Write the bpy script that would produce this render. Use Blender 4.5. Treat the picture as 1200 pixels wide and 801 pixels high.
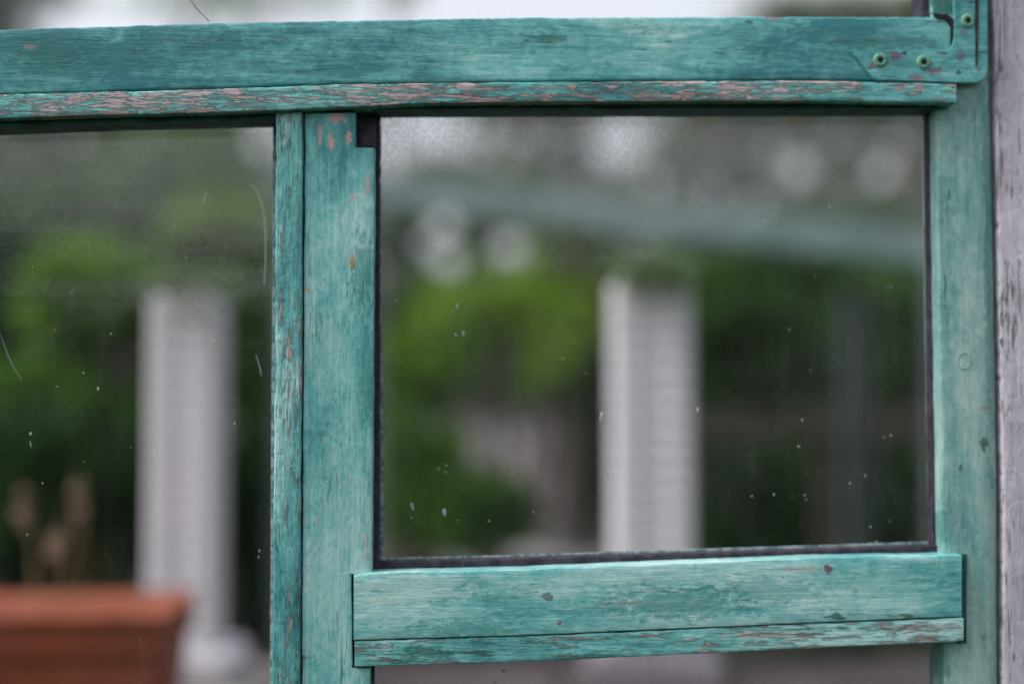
import bpy, bmesh, math, random
from mathutils import Vector, Matrix, noise, Euler
for o in list(bpy.data.objects): bpy.data.objects.remove(o)
S = bpy.context.scene
COL = S.collection
R = math.radians
# ------------------------------------------------------------------ camera, world, sun, exposure
CAM = Vector((0.0, -0.94, 1.5))
FPX = 50 / 36 * 1200
ROT = Matrix.Rotation(R(-3.3), 3, 'Z') @ Matrix.Rotation(R(92.5), 3, 'X')
cd = bpy.data.cameras.new('camera'); cam = bpy.data.objects.new('camera', cd); COL.objects.link(cam)
cam.matrix_world = Matrix.Translation(CAM) @ ROT.to_4x4()
cd.lens = 50; cd.sensor_width = 36; cd.clip_start = 0.02; cd.clip_end = 2000
cd.dof.use_dof = True; cd.dof.aperture_fstop = 1.42; cd.dof.focus_distance = 0.918
cd.dof.aperture_blades = 0
S.camera = cam
SUN_EL, SUN_AZ = 50, -100           # veiled sun high to the left, grazing the window
W = bpy.data.worlds.new("World"); S.world = W; W.use_nodes = True
wn = W.node_tree; wn.nodes.clear()
sky = wn.nodes.new('ShaderNodeTexSky'); sky.sky_type = 'NISHITA'; sky.sun_disc = False
sky.sun_elevation = R(SUN_EL); sky.sun_rotation = R(SUN_AZ)
sky.air_density = 1.0; sky.dust_density = 4.0; sky.ozone_density = 1.0
hs = wn.nodes.new('ShaderNodeHueSaturation'); hs.inputs['Saturation'].default_value = 0.22
tint = wn.nodes.new('ShaderNodeMix'); tint.data_type = 'RGBA'; tint.blend_type = 'MULTIPLY'
tint.inputs['Factor'].default_value = 1.0; tint.inputs['B'].default_value = (1.0, 0.97, 1.02, 1)
bg = wn.nodes.new('ShaderNodeBackground'); bg.inputs['Strength'].default_value = 0.15
wo = wn.nodes.new('ShaderNodeOutputWorld')
wn.links.new(sky.outputs[0], hs.inputs['Color']); wn.links.new(hs.outputs[0], tint.inputs['A'])
wn.links.new(tint.outputs['Result'], bg.inputs['Color']); wn.links.new(bg.outputs[0], wo.inputs[0])
sl = bpy.data.lights.new('sun', 'SUN'); sl.energy = 1.1; sl.angle = R(25); sl.color = (1, 0.97, 0.93)
sun = bpy.data.objects.new('sun', sl); COL.objects.link(sun)
az = R(SUN_AZ)
sdir = Vector((math.sin(az) * math.cos(R(SUN_EL)), math.cos(az) * math.cos(R(SUN_EL)), math.sin(R(SUN_EL))))
sun.rotation_euler = sdir.to_track_quat('Z', 'Y').to_euler()
S.view_settings.view_transform = 'Standard'; S.view_settings.look = 'None'
S.view_settings.exposure = 0.95; S.view_settings.gamma = 1
S.render.engine = 'CYCLES'
S.cycles.use_denoising = True
S.cycles.max_bounces = 8; S.cycles.transparent_max_bounces = 24
S.cycles.caustics_reflective = False; S.cycles.caustics_refractive = False
S.cycles.sample_clamp_indirect = 6

def P(px, py, y=0.0):
    d = ROT @ Vector(((px - 600) / FPX, -(py - 400.5) / FPX, -1))
    t = (y - CAM.y) / d.y
    return CAM + d * t
PX = 0.94 / FPX                       # metres per photo pixel on the window plane
FWD = ROT @ Vector((0, 0, -1))

# ------------------------------------------------------------------ node helper
class NT:
    def __init__(s, name):
        s.m = bpy.data.materials.new(name); s.m.use_nodes = True
        s.t = s.m.node_tree; s.t.nodes.clear()
    def n(s, typ, **kw):
        nd = s.t.nodes.new(typ)
        for k, v in kw.items():
            setattr(nd, k, v)
        return nd
    def put(s, sock, v):
        if v is None: return
        if isinstance(v, bpy.types.NodeSocket): s.t.links.new(v, sock)
        else:
            if isinstance(v, (tuple, list)) and sock.type == 'RGBA' and len(v) == 3: v = (*v, 1)
            sock.default_value = v
    def math(s, op, a, b=None, c=None, clamp=False):
        nd = s.n('ShaderNodeMath', operation=op, use_clamp=clamp)
        s.put(nd.inputs[0], a); s.put(nd.inputs[1], b); s.put(nd.inputs[2], c)
        return nd.outputs[0]
    def vec(s, op, a, b=None):
        nd = s.n('ShaderNodeVectorMath', operation=op)
        s.put(nd.inputs[0], a); s.put(nd.inputs[1], b)
        return nd.outputs['Value'] if op in ('LENGTH', 'DOT_PRODUCT') else nd.outputs[0]
    def noise(s, v, scale, detail=4, rough=0.55, dist=0.0):
        nd = s.n('ShaderNodeTexNoise'); s.put(nd.inputs['Vector'], v)
        nd.inputs['Scale'].default_value = scale; nd.inputs['Detail'].default_value = detail
        nd.inputs['Roughness'].default_value = rough; nd.inputs['Distortion'].default_value = dist
        return nd.outputs[0]
    def ss(s, v, lo, hi):
        nd = s.n('ShaderNodeMapRange', interpolation_type='SMOOTHSTEP')
        s.put(nd.inputs[0], v); s.put(nd.inputs[1], lo); s.put(nd.inputs[2], hi)
        return nd.outputs[0]
    def mix(s, f, a, b):
        nd = s.n('ShaderNodeMix', data_type='RGBA')
        s.put(nd.inputs['Factor'], f); s.put(nd.inputs['A'], a); s.put(nd.inputs['B'], b)
        return nd.outputs['Result']
    def ramp(s, f, stops):
        nd = s.n('ShaderNodeValToRGB'); s.put(nd.inputs[0], f)
        el = nd.color_ramp.elements
        while len(el) < len(stops): el.new(0.5)
        for e, (p, c) in zip(el, stops): e.position = p; e.color = (*c, 1)
        return nd.outputs[0]
    def bump(s, h, dist=0.001, strength=1.0):
        nd = s.n('ShaderNodeBump'); s.put(nd.inputs['Height'], h)
        nd.inputs['Distance'].default_value = dist; nd.inputs['Strength'].default_value = strength
        return nd.outputs[0]
    def bsdf(s, col, rough=0.6, normal=None, spec=0.4, metal=0.0, **kw):
        nd = s.n('ShaderNodeBsdfPrincipled')
        s.put(nd.inputs['Base Color'], col); s.put(nd.inputs['Roughness'], rough)
        s.put(nd.inputs['Normal'], normal); s.put(nd.inputs['Specular IOR Level'], spec)
        nd.inputs['Metallic'].default_value = metal
        return nd.outputs[0]
    def out(s, sh):
        o = s.n('ShaderNodeOutputMaterial'); s.t.links.new(sh, o.inputs[0]); return s.m

ROOT = Vector((0, 0.02, 0.55))        # base of the window
DEEP, MID, PALE = (0.032, 0.185, 0.195), (0.132, 0.415, 0.398), (0.420, 0.660, 0.620)
WOOD, WOOD2 = (0.44, 0.38, 0.385), (0.34, 0.25, 0.225)

def paint(name, axis, peel=0.62, crack=0.012, fade=0.0, marks=(), deep=DEEP, mid=MID, pale=PALE,
          wood=WOOD, wood2=WOOD2, stain=0.5, crackfreq=1.0, bumpd=0.0008):
    """old brushed paint over timber; grain runs along axis ('X' or 'Z'); marks: (px, py, rx, ry, colour, strength)"""
    s = NT(name)
    tc = s.n('ShaderNodeTexCoord').outputs['Object']
    oi = s.n('ShaderNodeObjectInfo').outputs['Random']
    off = s.n('ShaderNodeCombineXYZ'); sc = s.math('MULTIPLY', oi, 7.3)
    for k in range(3): s.put(off.inputs[k], sc)
    v = s.vec('ADD', tc, off.outputs[0])
    def st(f):          # stretch along the grain by f
        return s.vec('MULTIPLY', v, (1 / f, 1, 1) if axis == 'X' else (1, 1, 1 / f))
    big = s.noise(st(2.2), 13, 3, 0.5, 0.3)
    mid_n = s.noise(st(4.0), 48, 6, 0.62, 0.6)
    brush = s.noise(st(16), 260, 4, 0.6)
    fine = s.noise(st(7), 700, 3, 0.6)
    blot = s.noise(st(1.3), 120, 5, 0.65, 1.0)
    f = s.math('MULTIPLY_ADD', big, 0.75, fade - 0.53)
    f = s.math('ADD', f, s.math('MULTIPLY', mid_n, 0.62))
    f = s.math('ADD', f, s.math('MULTIPLY', brush, 0.32))
    f = s.math('ADD', f, s.math('MULTIPLY', blot, 0.48))
    f = s.math('SUBTRACT', f, 0.11)
    f = s.math('ADD', f, s.math('MULTIPLY', s.math('SUBTRACT', fine, 0.5), 0.22))
    col = s.ramp(f, [(0.26, deep), (0.50, mid), (0.76, pale)])
    # dark green algae in patches
    sm = s.math('MULTIPLY', s.ss(s.noise(st(1.8), 22, 5, 0.7, 0.8), 0.60, 0.78), stain)
    col = s.mix(sm, col, (0.018, 0.095, 0.075))
    # peeled places
    pn = s.noise(st(7), 360, 7, 0.66, 0.5)
    pn = s.math('ADD', pn, s.math('MULTIPLY', s.math('SUBTRACT', fine, 0.5), 0.18))
    pn = s.math('ADD', pn, s.math('MULTIPLY', s.math('SUBTRACT', s.noise(st(4), 45, 4, 0.6), 0.5), 0.55))
    pm = s.ss(pn, peel - 0.01, peel + 0.035)
    wc = s.mix(s.ss(s.noise(st(12), 120, 4, 0.6), 0.40, 0.62), wood, wood2)
    wc = s.mix(s.ss(brush, 0.55, 0.7), wc, (0.55, 0.47, 0.46))
    # hairline cracks
    cn = s.noise(st(26), 330 * crackfreq, 2, 0.5, 0.6)
    ca = s.math('ABSOLUTE', s.math('SUBTRACT', cn, 0.5))
    cg = s.ss(s.noise(st(3), 60, 4, 0.6), 0.54, 0.68)
    cm = s.math('MULTIPLY', s.math('SUBTRACT', 1.0, s.ss(ca, crack * 0.4, crack)), cg)
    # specks of dirt
    dk = s.ss(s.noise(st(1.6), 420, 2, 0.5), 0.73, 0.78)
    col = s.mix(pm, col, wc)
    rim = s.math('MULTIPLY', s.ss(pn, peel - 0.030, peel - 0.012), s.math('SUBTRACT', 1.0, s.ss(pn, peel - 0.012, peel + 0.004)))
    col = s.mix(s.math('MULTIPLY', rim, 0.28), col, (0.05, 0.10, 0.095))  # painted shadow line along the lifted edges of the peel
    for (mx, my, rx, ry, c, stg) in marks:
        p = P(mx, my, -0.005) - ROOT
        q = s.vec('MULTIPLY', s.vec('SUBTRACT', tc, (p.x, p.y, p.z)), (1 / (rx * PX), 0.0, 1 / (ry * PX)))
        ln = s.vec('LENGTH', q)
        ln = s.math('ADD', ln, s.math('MULTIPLY', s.math('SUBTRACT', s.noise(st(2.5), 330, 6, 0.72), 0.5), 4.2))
        mm = s.math('MULTIPLY', s.math('SUBTRACT', 1.0, s.ss(ln, 0.65, 1.0)), stg)
        col = s.mix(mm, col, c)
    col = s.mix(s.math('MULTIPLY', cm, 0.80), col, (0.012, 0.03, 0.03))
    col = s.mix(s.math('MULTIPLY', dk, 0.7), col, (0.03, 0.06, 0.05))
    h = s.math('MULTIPLY', mid_n, 0.5)
    h = s.math('ADD', h, s.math('MULTIPLY', brush, 0.55))
    h = s.math('ADD', h, s.math('MULTIPLY', fine, 0.22))
    h = s.math('SUBTRACT', h, s.math('MULTIPLY', pm, 0.85))
    h = s.math('ADD', h, s.math('MULTIPLY', s.ss(pn, peel - 0.06, peel - 0.01), 0.35))
    h = s.math('ADD', h, s.math('MULTIPLY', blot, 0.5))
    h = s.math('SUBTRACT', h, s.math('MULTIPLY', cm, 1.1))
    rg = s.math('MULTIPLY_ADD', pm, 0.3, 0.50)
    return s.out(s.bsdf(col, rg, s.bump(h, bumpd), 0.35))

def simple(name, c1, c2, scale=30, rough=0.8, bumpd=0.001, stretch=(1, 1, 1), spec=0.3, detail=5, lo=0.35, hi=0.65):
    s = NT(name); tc = s.n('ShaderNodeTexCoord').outputs['Object']
    nz = s.noise(s.vec('MULTIPLY', tc, stretch), scale, detail, 0.6)
    return s.out(s.bsdf(s.mix(s.ss(nz, lo, hi), c1, c2), rough, s.bump(nz, bumpd), spec))

PINK = (0.50, 0.34, 0.31); BROWN = (0.16, 0.09, 0.06); DK = (0.02, 0.07, 0.065); ORANGE = (0.48, 0.24, 0.12)
MARK_TOP = [(640, 46, 30, 7, (0.02, 0.13, 0.12), 0.75), (905, 20, 12, 5, (0.20, 0.13, 0.14), 0.8),
            (35, 56, 10, 4, PINK, 0.7), (60, 64, 60, 22, (0.02, 0.13, 0.12), 0.5), (1045, 50, 70, 9, (0.035, 0.13, 0.12), 0.55),
            (878, 27, 6, 4, DK, 0.7), (140, 78, 45, 12, (0.02, 0.14, 0.13), 0.45)]
MARK_MUN = [(402, 640, 40, 150, (0.40, 0.60, 0.56), 0.28), (385, 420, 22, 60, (0.36, 0.58, 0.54), 0.3), (395, 138, 12, 6, PINK, 0.9), (388, 166, 5, 10, PINK, 0.95), (375, 158, 3, 14, PINK, 0.9), (409, 160, 4, 8, PINK, 0.85),
            (431, 215, 3, 22, PINK, 0.6), (413, 305, 4, 10, ORANGE, 0.95), (416, 230, 5, 3, PINK, 0.7), (359, 340, 4, 3, ORANGE, 0.7),
            (425, 320, 14, 55, (0.03, 0.20, 0.17), 0.6), (428, 450, 10, 60, (0.03, 0.22, 0.18), 0.5), (380, 700, 30, 45, (0.22, 0.50, 0.45), 0.5),
            (356, 770, 3, 3, BROWN, 0.8), (430, 640, 3, 18, PINK, 0.45)]
MARK_RAIL = [(641, 699, 7, 5, (0.06, 0.09, 0.10), 0.7), (655, 729, 4, 4, BROWN, 0.9), (735, 706, 26, 2.5, PINK, 0.8),
             (968, 664, 5, 7, (0.16, 0.06, 0.07), 0.85), (935, 666, 24, 3, PINK, 0.6), (790, 705, 95, 20, (0.03, 0.19, 0.18), 0.55),
             (540, 735, 60, 13, (0.04, 0.24, 0.23), 0.6), (978, 722, 12, 5, (0.02, 0.09, 0.08), 0.8), (1060, 720, 9, 3, (0.09, 0.06, 0.06), 0.7),
             (900, 690, 80, 16, (0.04, 0.24, 0.22), 0.4), (480, 690, 80, 18, (0.46, 0.66, 0.60), 0.55), (1040, 690, 60, 20, (0.27, 0.52, 0.46), 0.4)]
MARK_LB = [(500, 764, 34, 8, (0.02, 0.12, 0.09), 0.75), (690, 768, 40, 6, (0.03, 0.15, 0.12), 0.6), (900, 742, 60, 4, PINK, 0.5), (1070, 734, 60, 4, (0.22, 0.16, 0.18), 0.6)]
MARK_STILE = [(1104, 2, 20, 20, (0.02, 0.13, 0.115), 0.85), (1150, 122, 30, 18, (0.04, 0.19, 0.17), 0.5), (1108, 620, 6, 25, (0.04, 0.20, 0.18), 0.6), (1112, 780, 6, 25, (0.04, 0.18, 0.16), 0.6), (1157, 520, 7, 8, (0.02, 0.08, 0.07), 0.8), (1160, 478, 5, 3, (0.28, 0.16, 0.12), 0.6), (1128, 548, 3, 4, DK, 0.6),
              (1111, 340, 2, 26, (0.03, 0.12, 0.11), 0.6), (1116, 225, 2, 9, (0.03, 0.12, 0.11), 0.6), (1165, 343, 2, 9, DK, 0.6),
              (1162, 300, 7, 300, (0.045, 0.22, 0.19), 0.5)]  # long dark band paints the shade down the rounded right edge
M = {}
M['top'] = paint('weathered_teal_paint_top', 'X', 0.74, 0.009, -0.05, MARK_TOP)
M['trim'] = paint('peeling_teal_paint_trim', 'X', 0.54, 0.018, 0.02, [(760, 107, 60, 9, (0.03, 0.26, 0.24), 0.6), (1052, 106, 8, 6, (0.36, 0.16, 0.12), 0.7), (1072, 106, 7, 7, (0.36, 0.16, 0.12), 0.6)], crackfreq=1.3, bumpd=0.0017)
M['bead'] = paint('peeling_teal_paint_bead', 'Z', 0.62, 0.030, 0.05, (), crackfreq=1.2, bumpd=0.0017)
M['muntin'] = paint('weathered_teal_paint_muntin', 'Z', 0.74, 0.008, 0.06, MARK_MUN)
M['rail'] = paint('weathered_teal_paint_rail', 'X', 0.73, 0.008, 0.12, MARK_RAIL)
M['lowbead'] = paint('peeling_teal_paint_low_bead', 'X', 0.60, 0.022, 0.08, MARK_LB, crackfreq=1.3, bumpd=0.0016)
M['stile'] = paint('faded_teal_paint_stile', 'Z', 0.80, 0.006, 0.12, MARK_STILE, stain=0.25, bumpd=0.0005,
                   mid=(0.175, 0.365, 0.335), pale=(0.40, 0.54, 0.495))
VIO = (0.13, 0.095, 0.115)
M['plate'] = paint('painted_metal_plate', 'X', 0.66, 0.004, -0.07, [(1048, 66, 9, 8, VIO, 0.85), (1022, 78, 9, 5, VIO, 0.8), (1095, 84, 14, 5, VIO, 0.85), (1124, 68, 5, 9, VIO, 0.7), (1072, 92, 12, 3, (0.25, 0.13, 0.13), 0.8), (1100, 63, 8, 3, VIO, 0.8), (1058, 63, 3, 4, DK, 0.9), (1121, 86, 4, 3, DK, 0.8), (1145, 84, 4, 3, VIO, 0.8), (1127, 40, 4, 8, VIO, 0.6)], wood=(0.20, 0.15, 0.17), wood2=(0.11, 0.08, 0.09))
M['rebate'] = simple('dark_teal_rebate_and_shade', (0.006, 0.035, 0.030), (0.02, 0.10, 0.085), 60, 0.6)  # dark rebate colour, also painting the shade under the trim strip
M['putty'] = simple('old_black_putty', (0.018, 0.016, 0.024), (0.050, 0.045, 0.060), 120, 0.7)
M['puttyedge'] = simple('dusty_pale_putty_line', (0.10, 0.19, 0.19), (0.34, 0.42, 0.44), 260, 0.8, lo=0.4, hi=0.6)
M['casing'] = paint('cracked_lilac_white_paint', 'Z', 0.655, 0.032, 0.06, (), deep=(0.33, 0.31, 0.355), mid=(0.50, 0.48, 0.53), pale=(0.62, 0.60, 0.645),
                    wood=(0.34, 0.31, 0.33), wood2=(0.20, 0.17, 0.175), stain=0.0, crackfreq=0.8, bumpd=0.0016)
M['screw'] = simple('green_screw_paint', (0.07, 0.24, 0.16), (0.16, 0.36, 0.26), 400, 0.45)
M['socket'] = simple('black_screw_socket', (0.006, 0.006, 0.006), (0.015, 0.015, 0.015), 100)
M['speck'] = simple('dried_white_splash', (0.26, 0.28, 0.30), (0.50, 0.52, 0.54), 100, 0.9)
M['brownspeck'] = simple('dried_brown_splash', (0.25, 0.20, 0.12), (0.42, 0.36, 0.25), 100, 0.9)
M['wire'] = simple('grey_wire', (0.12, 0.10, 0.11), (0.2, 0.17, 0.18), 100, 0.5)

# ------------------------------------------------------------------ object helpers
def tag(o, label=None, cat=None, group=None, kind=None):
    if label: o['label'] = label
    if cat: o['category'] = cat
    if group: o['group'] = group
    if kind: o['kind'] = kind
    return o
def empty(name, loc, label, cat, group=None):
    o = bpy.data.objects.new(name, None); COL.objects.link(o); o.location = loc; o.empty_display_size = 0.05
    return tag(o, label, cat, group)
def mesh(name, verts, faces, mat, parent=None, smooth=None, uv=None):
    """verts are in world coordinates; the object sits at its parent's origin"""
    off = Vector(parent.location) if parent else Vector((0, 0, 0))
    if parent and parent.parent: off = off + Vector(parent.parent.location)
    me = bpy.data.meshes.new(name)
    me.from_pydata([tuple(Vector(v) - off) for v in verts], [], faces)
    if uv:
        l = me.uv_layers.new(name='UVMap')
        for lp in me.loops: l.data[lp.index].uv = uv[lp.vertex_index]
    me.materials.append(mat)
    if smooth is not None:
        for p in me.polygons: p.use_smooth = True
        me.set_sharp_from_angle(angle=R(smooth))
    me.update()
    o = bpy.data.objects.new(name, me); COL.objects.link(o)
    if parent: o.parent = parent
    return o
def interp(pts, t):
    if t <= pts[0][0]:
        (a, b), (c, d) = pts[0], pts[1]
        return b + (t - a) * (d - b) / (c - a) if c != a else b
    for (a, b), (c, d) in zip(pts, pts[1:]):
        if t <= c: return b + (t - a) * (d - b) / (c - a)
    (a, b), (c, d) = pts[-2], pts[-1]
    return b + (t - a) * (d - b) / (c - a)
def board(name, axis, t0, t1, A, B, yf, yb, mat, parent, r=0.0012, wob=0.0004, seed=0, step=3.0, cols=8, rr=None, ragA=0.0, ragB=0.0):
    """timber between pixel lines A and B (each a list of (t, value)); axis 'X': t is px and A is the upper edge,
       axis 'Z': t is py and A the left edge. r, rr: wear radius on edges A and B"""
    rr = rr or r
    n = max(2, int(abs(t1 - t0) / step)); verts = []; faces = []
    def sec(w, ra, rb):
        s = []                                            # (distance from A, depth behind the front)
        for k in range(4):
            a = k / 3 * math.pi / 2; s.append((ra * (1 - math.sin(a)), ra * (1 - math.cos(a)), 1))
        s = s[::-1]
        s = [(ra * (1 - math.cos(a)), ra * (1 - math.sin(a))) for a in [0, R(30), R(60), R(90)]]
        s += [(ra + (w - ra - rb) * k / cols, 0.0) for k in range(1, cols)]
        s += [(w - rb * (1 - math.cos(a)), rb * (1 - math.sin(a))) for a in [R(90), R(60), R(30), 0]]
        return s
    m = None
    ts = [t0 + (t1 - t0) * i / n for i in range(n + 1)]
    for L_ in (A, B):                                      # keep sharp steps in the outline
        for (u0, _), (u1, _) in zip(L_, L_[1:]):
            if u1 - u0 < 1: ts += [u0, u1]
    ts = sorted(ts); n = len(ts) - 1
    for t in ts:
        a, b = interp(A, t), interp(B, t)
        pa, pb = (P(t, a, yf), P(t, b, yf)) if axis == 'X' else (P(a, t, yf), P(b, t, yf))
        u = pb - pa; w = u.length; u = u / w
        q = t * PX
        na = noise.fractal(Vector((q * 60, seed * 3.1, 0)), 0.8, 2.1, 4)
        nb = noise.fractal(Vector((q * 60, seed * 3.1 + 9, 0)), 0.8, 2.1, 4)
        pa = pa + u * (wob * 0.5 * na + ragA * max(0, noise.fractal(Vector((q * 190, seed, 4)), 0.7, 2, 3)))
        pb = pb + u * (wob * 0.5 * nb - ragB * max(0, noise.fractal(Vector((q * 190, seed, 8)), 0.7, 2, 3)))
        w = (pb - pa).length
        ra = r + min(0.5 * r, 0.0006) * na; rb = rr + min(0.5 * rr, 0.0006) * nb
        ring = sec(w, max(ra, 0.0002), max(rb, 0.0002))
        if m is None: m = len(ring) + 2
        for (sx, dy) in ring:
            wv = wob * 0.35 * noise.fractal(Vector((q * 40, sx * 160, seed * 1.7)), 0.8, 2, 3)
            p = pa + u * sx; verts.append(Vector((p.x, yf + dy + wv, p.z)))
        verts.append(Vector((pb.x, yb, pb.z))); verts.append(Vector((pa.x, yb, pa.z)))
    for i in range(n):
        for k in range(m):
            a = i * m + k; b = i * m + (k + 1) % m
            faces.append((a, b, b + m, a + m))
    faces.append(tuple(range(m - 1, -1, -1))); faces.append(tuple(range(n * m, n * m + m)))
    if axis == 'X': faces = [f[::-1] for f in faces]
    o = mesh(name, verts, faces, mat, parent, 38)
    bm = bmesh.new(); bm.from_mesh(o.data); bmesh.ops.recalc_face_normals(bm, faces=bm.faces); bm.to_mesh(o.data); bm.free()
    return o
def box_w(name, lo, hi, mat, parent=None, bev=0.0):
    bm = bmesh.new()
    vs = [bm.verts.new((x, y, z)) for x in (lo[0], hi[0]) for y in (lo[1], hi[1]) for z in (lo[2], hi[2])]
    for f in ((0, 1, 3, 2), (4, 6, 7, 5), (0, 4, 5, 1), (2, 3, 7, 6), (0, 2, 6, 4), (1, 5, 7, 3)): bm.faces.new([vs[i] for i in f])
    if bev: bmesh.ops.bevel(bm, geom=bm.edges[:], offset=bev, segments=2, affect='EDGES')
    bmesh.ops.recalc_face_normals(bm, faces=bm.faces)
    verts = [v.co.copy() for v in bm.verts]; bm.verts.index_update()
    faces = [[v.index for v in f.verts] for f in bm.faces]; bm.free()
    return mesh(name, verts, faces, mat, parent)

# ------------------------------------------------------------------ the window
win = empty('window', ROOT, 'weathered teal timber window frame with dusty panes and peeling paint', 'window')
TOP_A = [(0, 34.5), (143, 30), (243, 27), (400, 24), (600, 20.5), (860, 19.3), (1118, 20)]
TOP_B = [(0, 109.5), (133, 106), (233, 103.5), (400, 97.3), (600, 94.8), (950, 92.8), (1118, 96)]
TR_A = [(0, 110.7), (133, 107.2), (233, 104.7), (400, 98.6), (600, 96.2), (950, 94.2), (1120, 98.3)]
TR_B = [(0, 139), (133, 135), (233, 133), (320, 130), (400, 126), (500, 121.5), (600, 120), (950, 118.5), (1120, 121)]
STL = [(-420, 1081.5), (0, 1090), (130, 1097), (400, 1101), (650, 1105), (801, 1107), (1500, 1114)]
STR = [(-420, 1154), (0, 1163), (200, 1167.5), (400, 1171), (600, 1173.5), (801, 1174), (1500, 1180)]
L0 = -330                                       # left end of the rails
board('top_rail', 'X', L0, 1116.5, TOP_A, TOP_B, -0.006, 0.028, M['top'], win, 0.0016, 0.0007, 1, ragA=0.0006)
board('trim_strip', 'X', L0, 1120.5, TR_A, TR_B, -0.013, 0.0278, M['trim'], win, 0.0012, 0.0006, 2, cols=6, ragB=0.0010)
board('stile', 'Z', -420, 1500, STL, STR, 0.0, 0.0285, M['stile'], win, 0.002, 0.0005, 3, rr=0.010)
board('glazing_bead', 'Z', 131.5, 1470, [(130, 323.3), (400, 322), (600, 320.2), (801, 319)], [(130, 354.8), (400, 354), (600, 352.6), (801, 352)], -0.007, 0.0275, M['bead'], win, 0.0013, 0.0007, 4, cols=5, ragA=0.0006)
# muntin: full width below the notch, narrower above it, half lapped under the lower rail
MR = [(130, 439), (300, 438.5), (600, 436.3), (801, 434)]
ML = [(130, 357.2), (400, 356), (600, 354.4), (801, 353.5)]
board('muntin', 'Z', 132.5, 1470, ML, [(130, 417), (172.8, 416.6), (173.2, 439), (300, 438.5), (600, 436.3), (671.8, 435.6), (672.2, 411.2), (782.3, 413), (782.7, 434.2), (1470, 430)],
      -0.005, 0.0282, M['muntin'], win, 0.0011, 0.0005, 5)
RA = [(414.5, 673.5), (437, 670.5), (600, 667), (950, 653), (1127, 650)]
RB = [(414.5, 749.6), (600, 744.6), (950, 729.4), (1127, 722)]
BA = [(414.5, 750.9), (600, 746), (950, 730.8), (1129, 723.4)]
BB = [(414.5, 781), (600, 775.5), (950, 759.5), (1129, 751)]
board('lower_rail', 'X', 414.5, 1127, RA, RB, -0.009, 0.0277, M['rail'], win, 0.0012, 0.0006, 6, rr=0.0008)
board('lower_bead', 'X', 415.5, 1129, BA, BB, -0.0085, 0.0274, M['lowbead'], win, 0.0009, 0.0007, 7, cols=5, ragB=0.0006)
# dark slots either side of the lap: housing cheek pieces set back
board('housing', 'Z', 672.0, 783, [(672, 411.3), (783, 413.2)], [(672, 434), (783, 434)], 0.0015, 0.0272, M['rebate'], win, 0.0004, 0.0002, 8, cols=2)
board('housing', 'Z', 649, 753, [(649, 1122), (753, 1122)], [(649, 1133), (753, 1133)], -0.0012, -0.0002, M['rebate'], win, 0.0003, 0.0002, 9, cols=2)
# black recess left by the missing end of the muntin
board('recess_block', 'Z', 131.5, 172.5, [(130, 417.5), (173, 417.2)], [(130, 441), (173, 441)], 0.006, 0.0271, M['putty'], win, 0.0005, 0.0003, 10, cols=3)
# left stile, head rail, foot rail outside the picture
board('stile', 'Z', -420, 1500, [(-420, -420), (1500, -425)], [(-420, -332), (1500, -336)], 0.0, 0.0285, M['stile'], win, 0.002, 0.0005, 11, step=12)
board('head_rail', 'X', -331, 1080, [(-331, -420), (1080, -420)], [(-331, -340), (1080, -340)], 0.001, 0.035, M['top'], win, 0.002, 0.0005, 12, step=12)
board('foot_rail', 'X', -334, 1112, [(-334, 1471), (1112, 1471)], [(-334, 1560), (1112, 1560)], 0.001, 0.035, M['rail'], win, 0.002, 0.0005, 13, step=12)

# rebates and putty around each pane
YG = 0.0235                                      # front of the glass
def pane_set(x0, x1, ytop, ybot, dirt, wl=0.0, seed=0):
    """ytop, ybot: (left, right) pixel heights of the glass in view; x0, x1 (top, bottom) pixel sides"""
    (xa, xb), (xc, xd) = x0, x1
    E = 14
    q = [P(xa - E, ytop[0] - E, YG), P(xc + E, ytop[1] - E, YG), P(xd + E, ybot[1] + E, YG), P(xb - E, ybot[0] + E, YG)]
    v = [p.copy() for p in q] + [p + Vector((0, 0.003, 0)) for p in q]
    f = [(0, 3, 2, 1), (4, 5, 6, 7), (0, 1, 5, 4), (1, 2, 6, 5), (2, 3, 7, 6), (3, 0, 4, 7)]
    uv = [(0, 1), (1, 1), (1, 0), (0, 0)] * 2
    return mesh('glass_pane', v, f, dirt, win, uv=uv)

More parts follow.
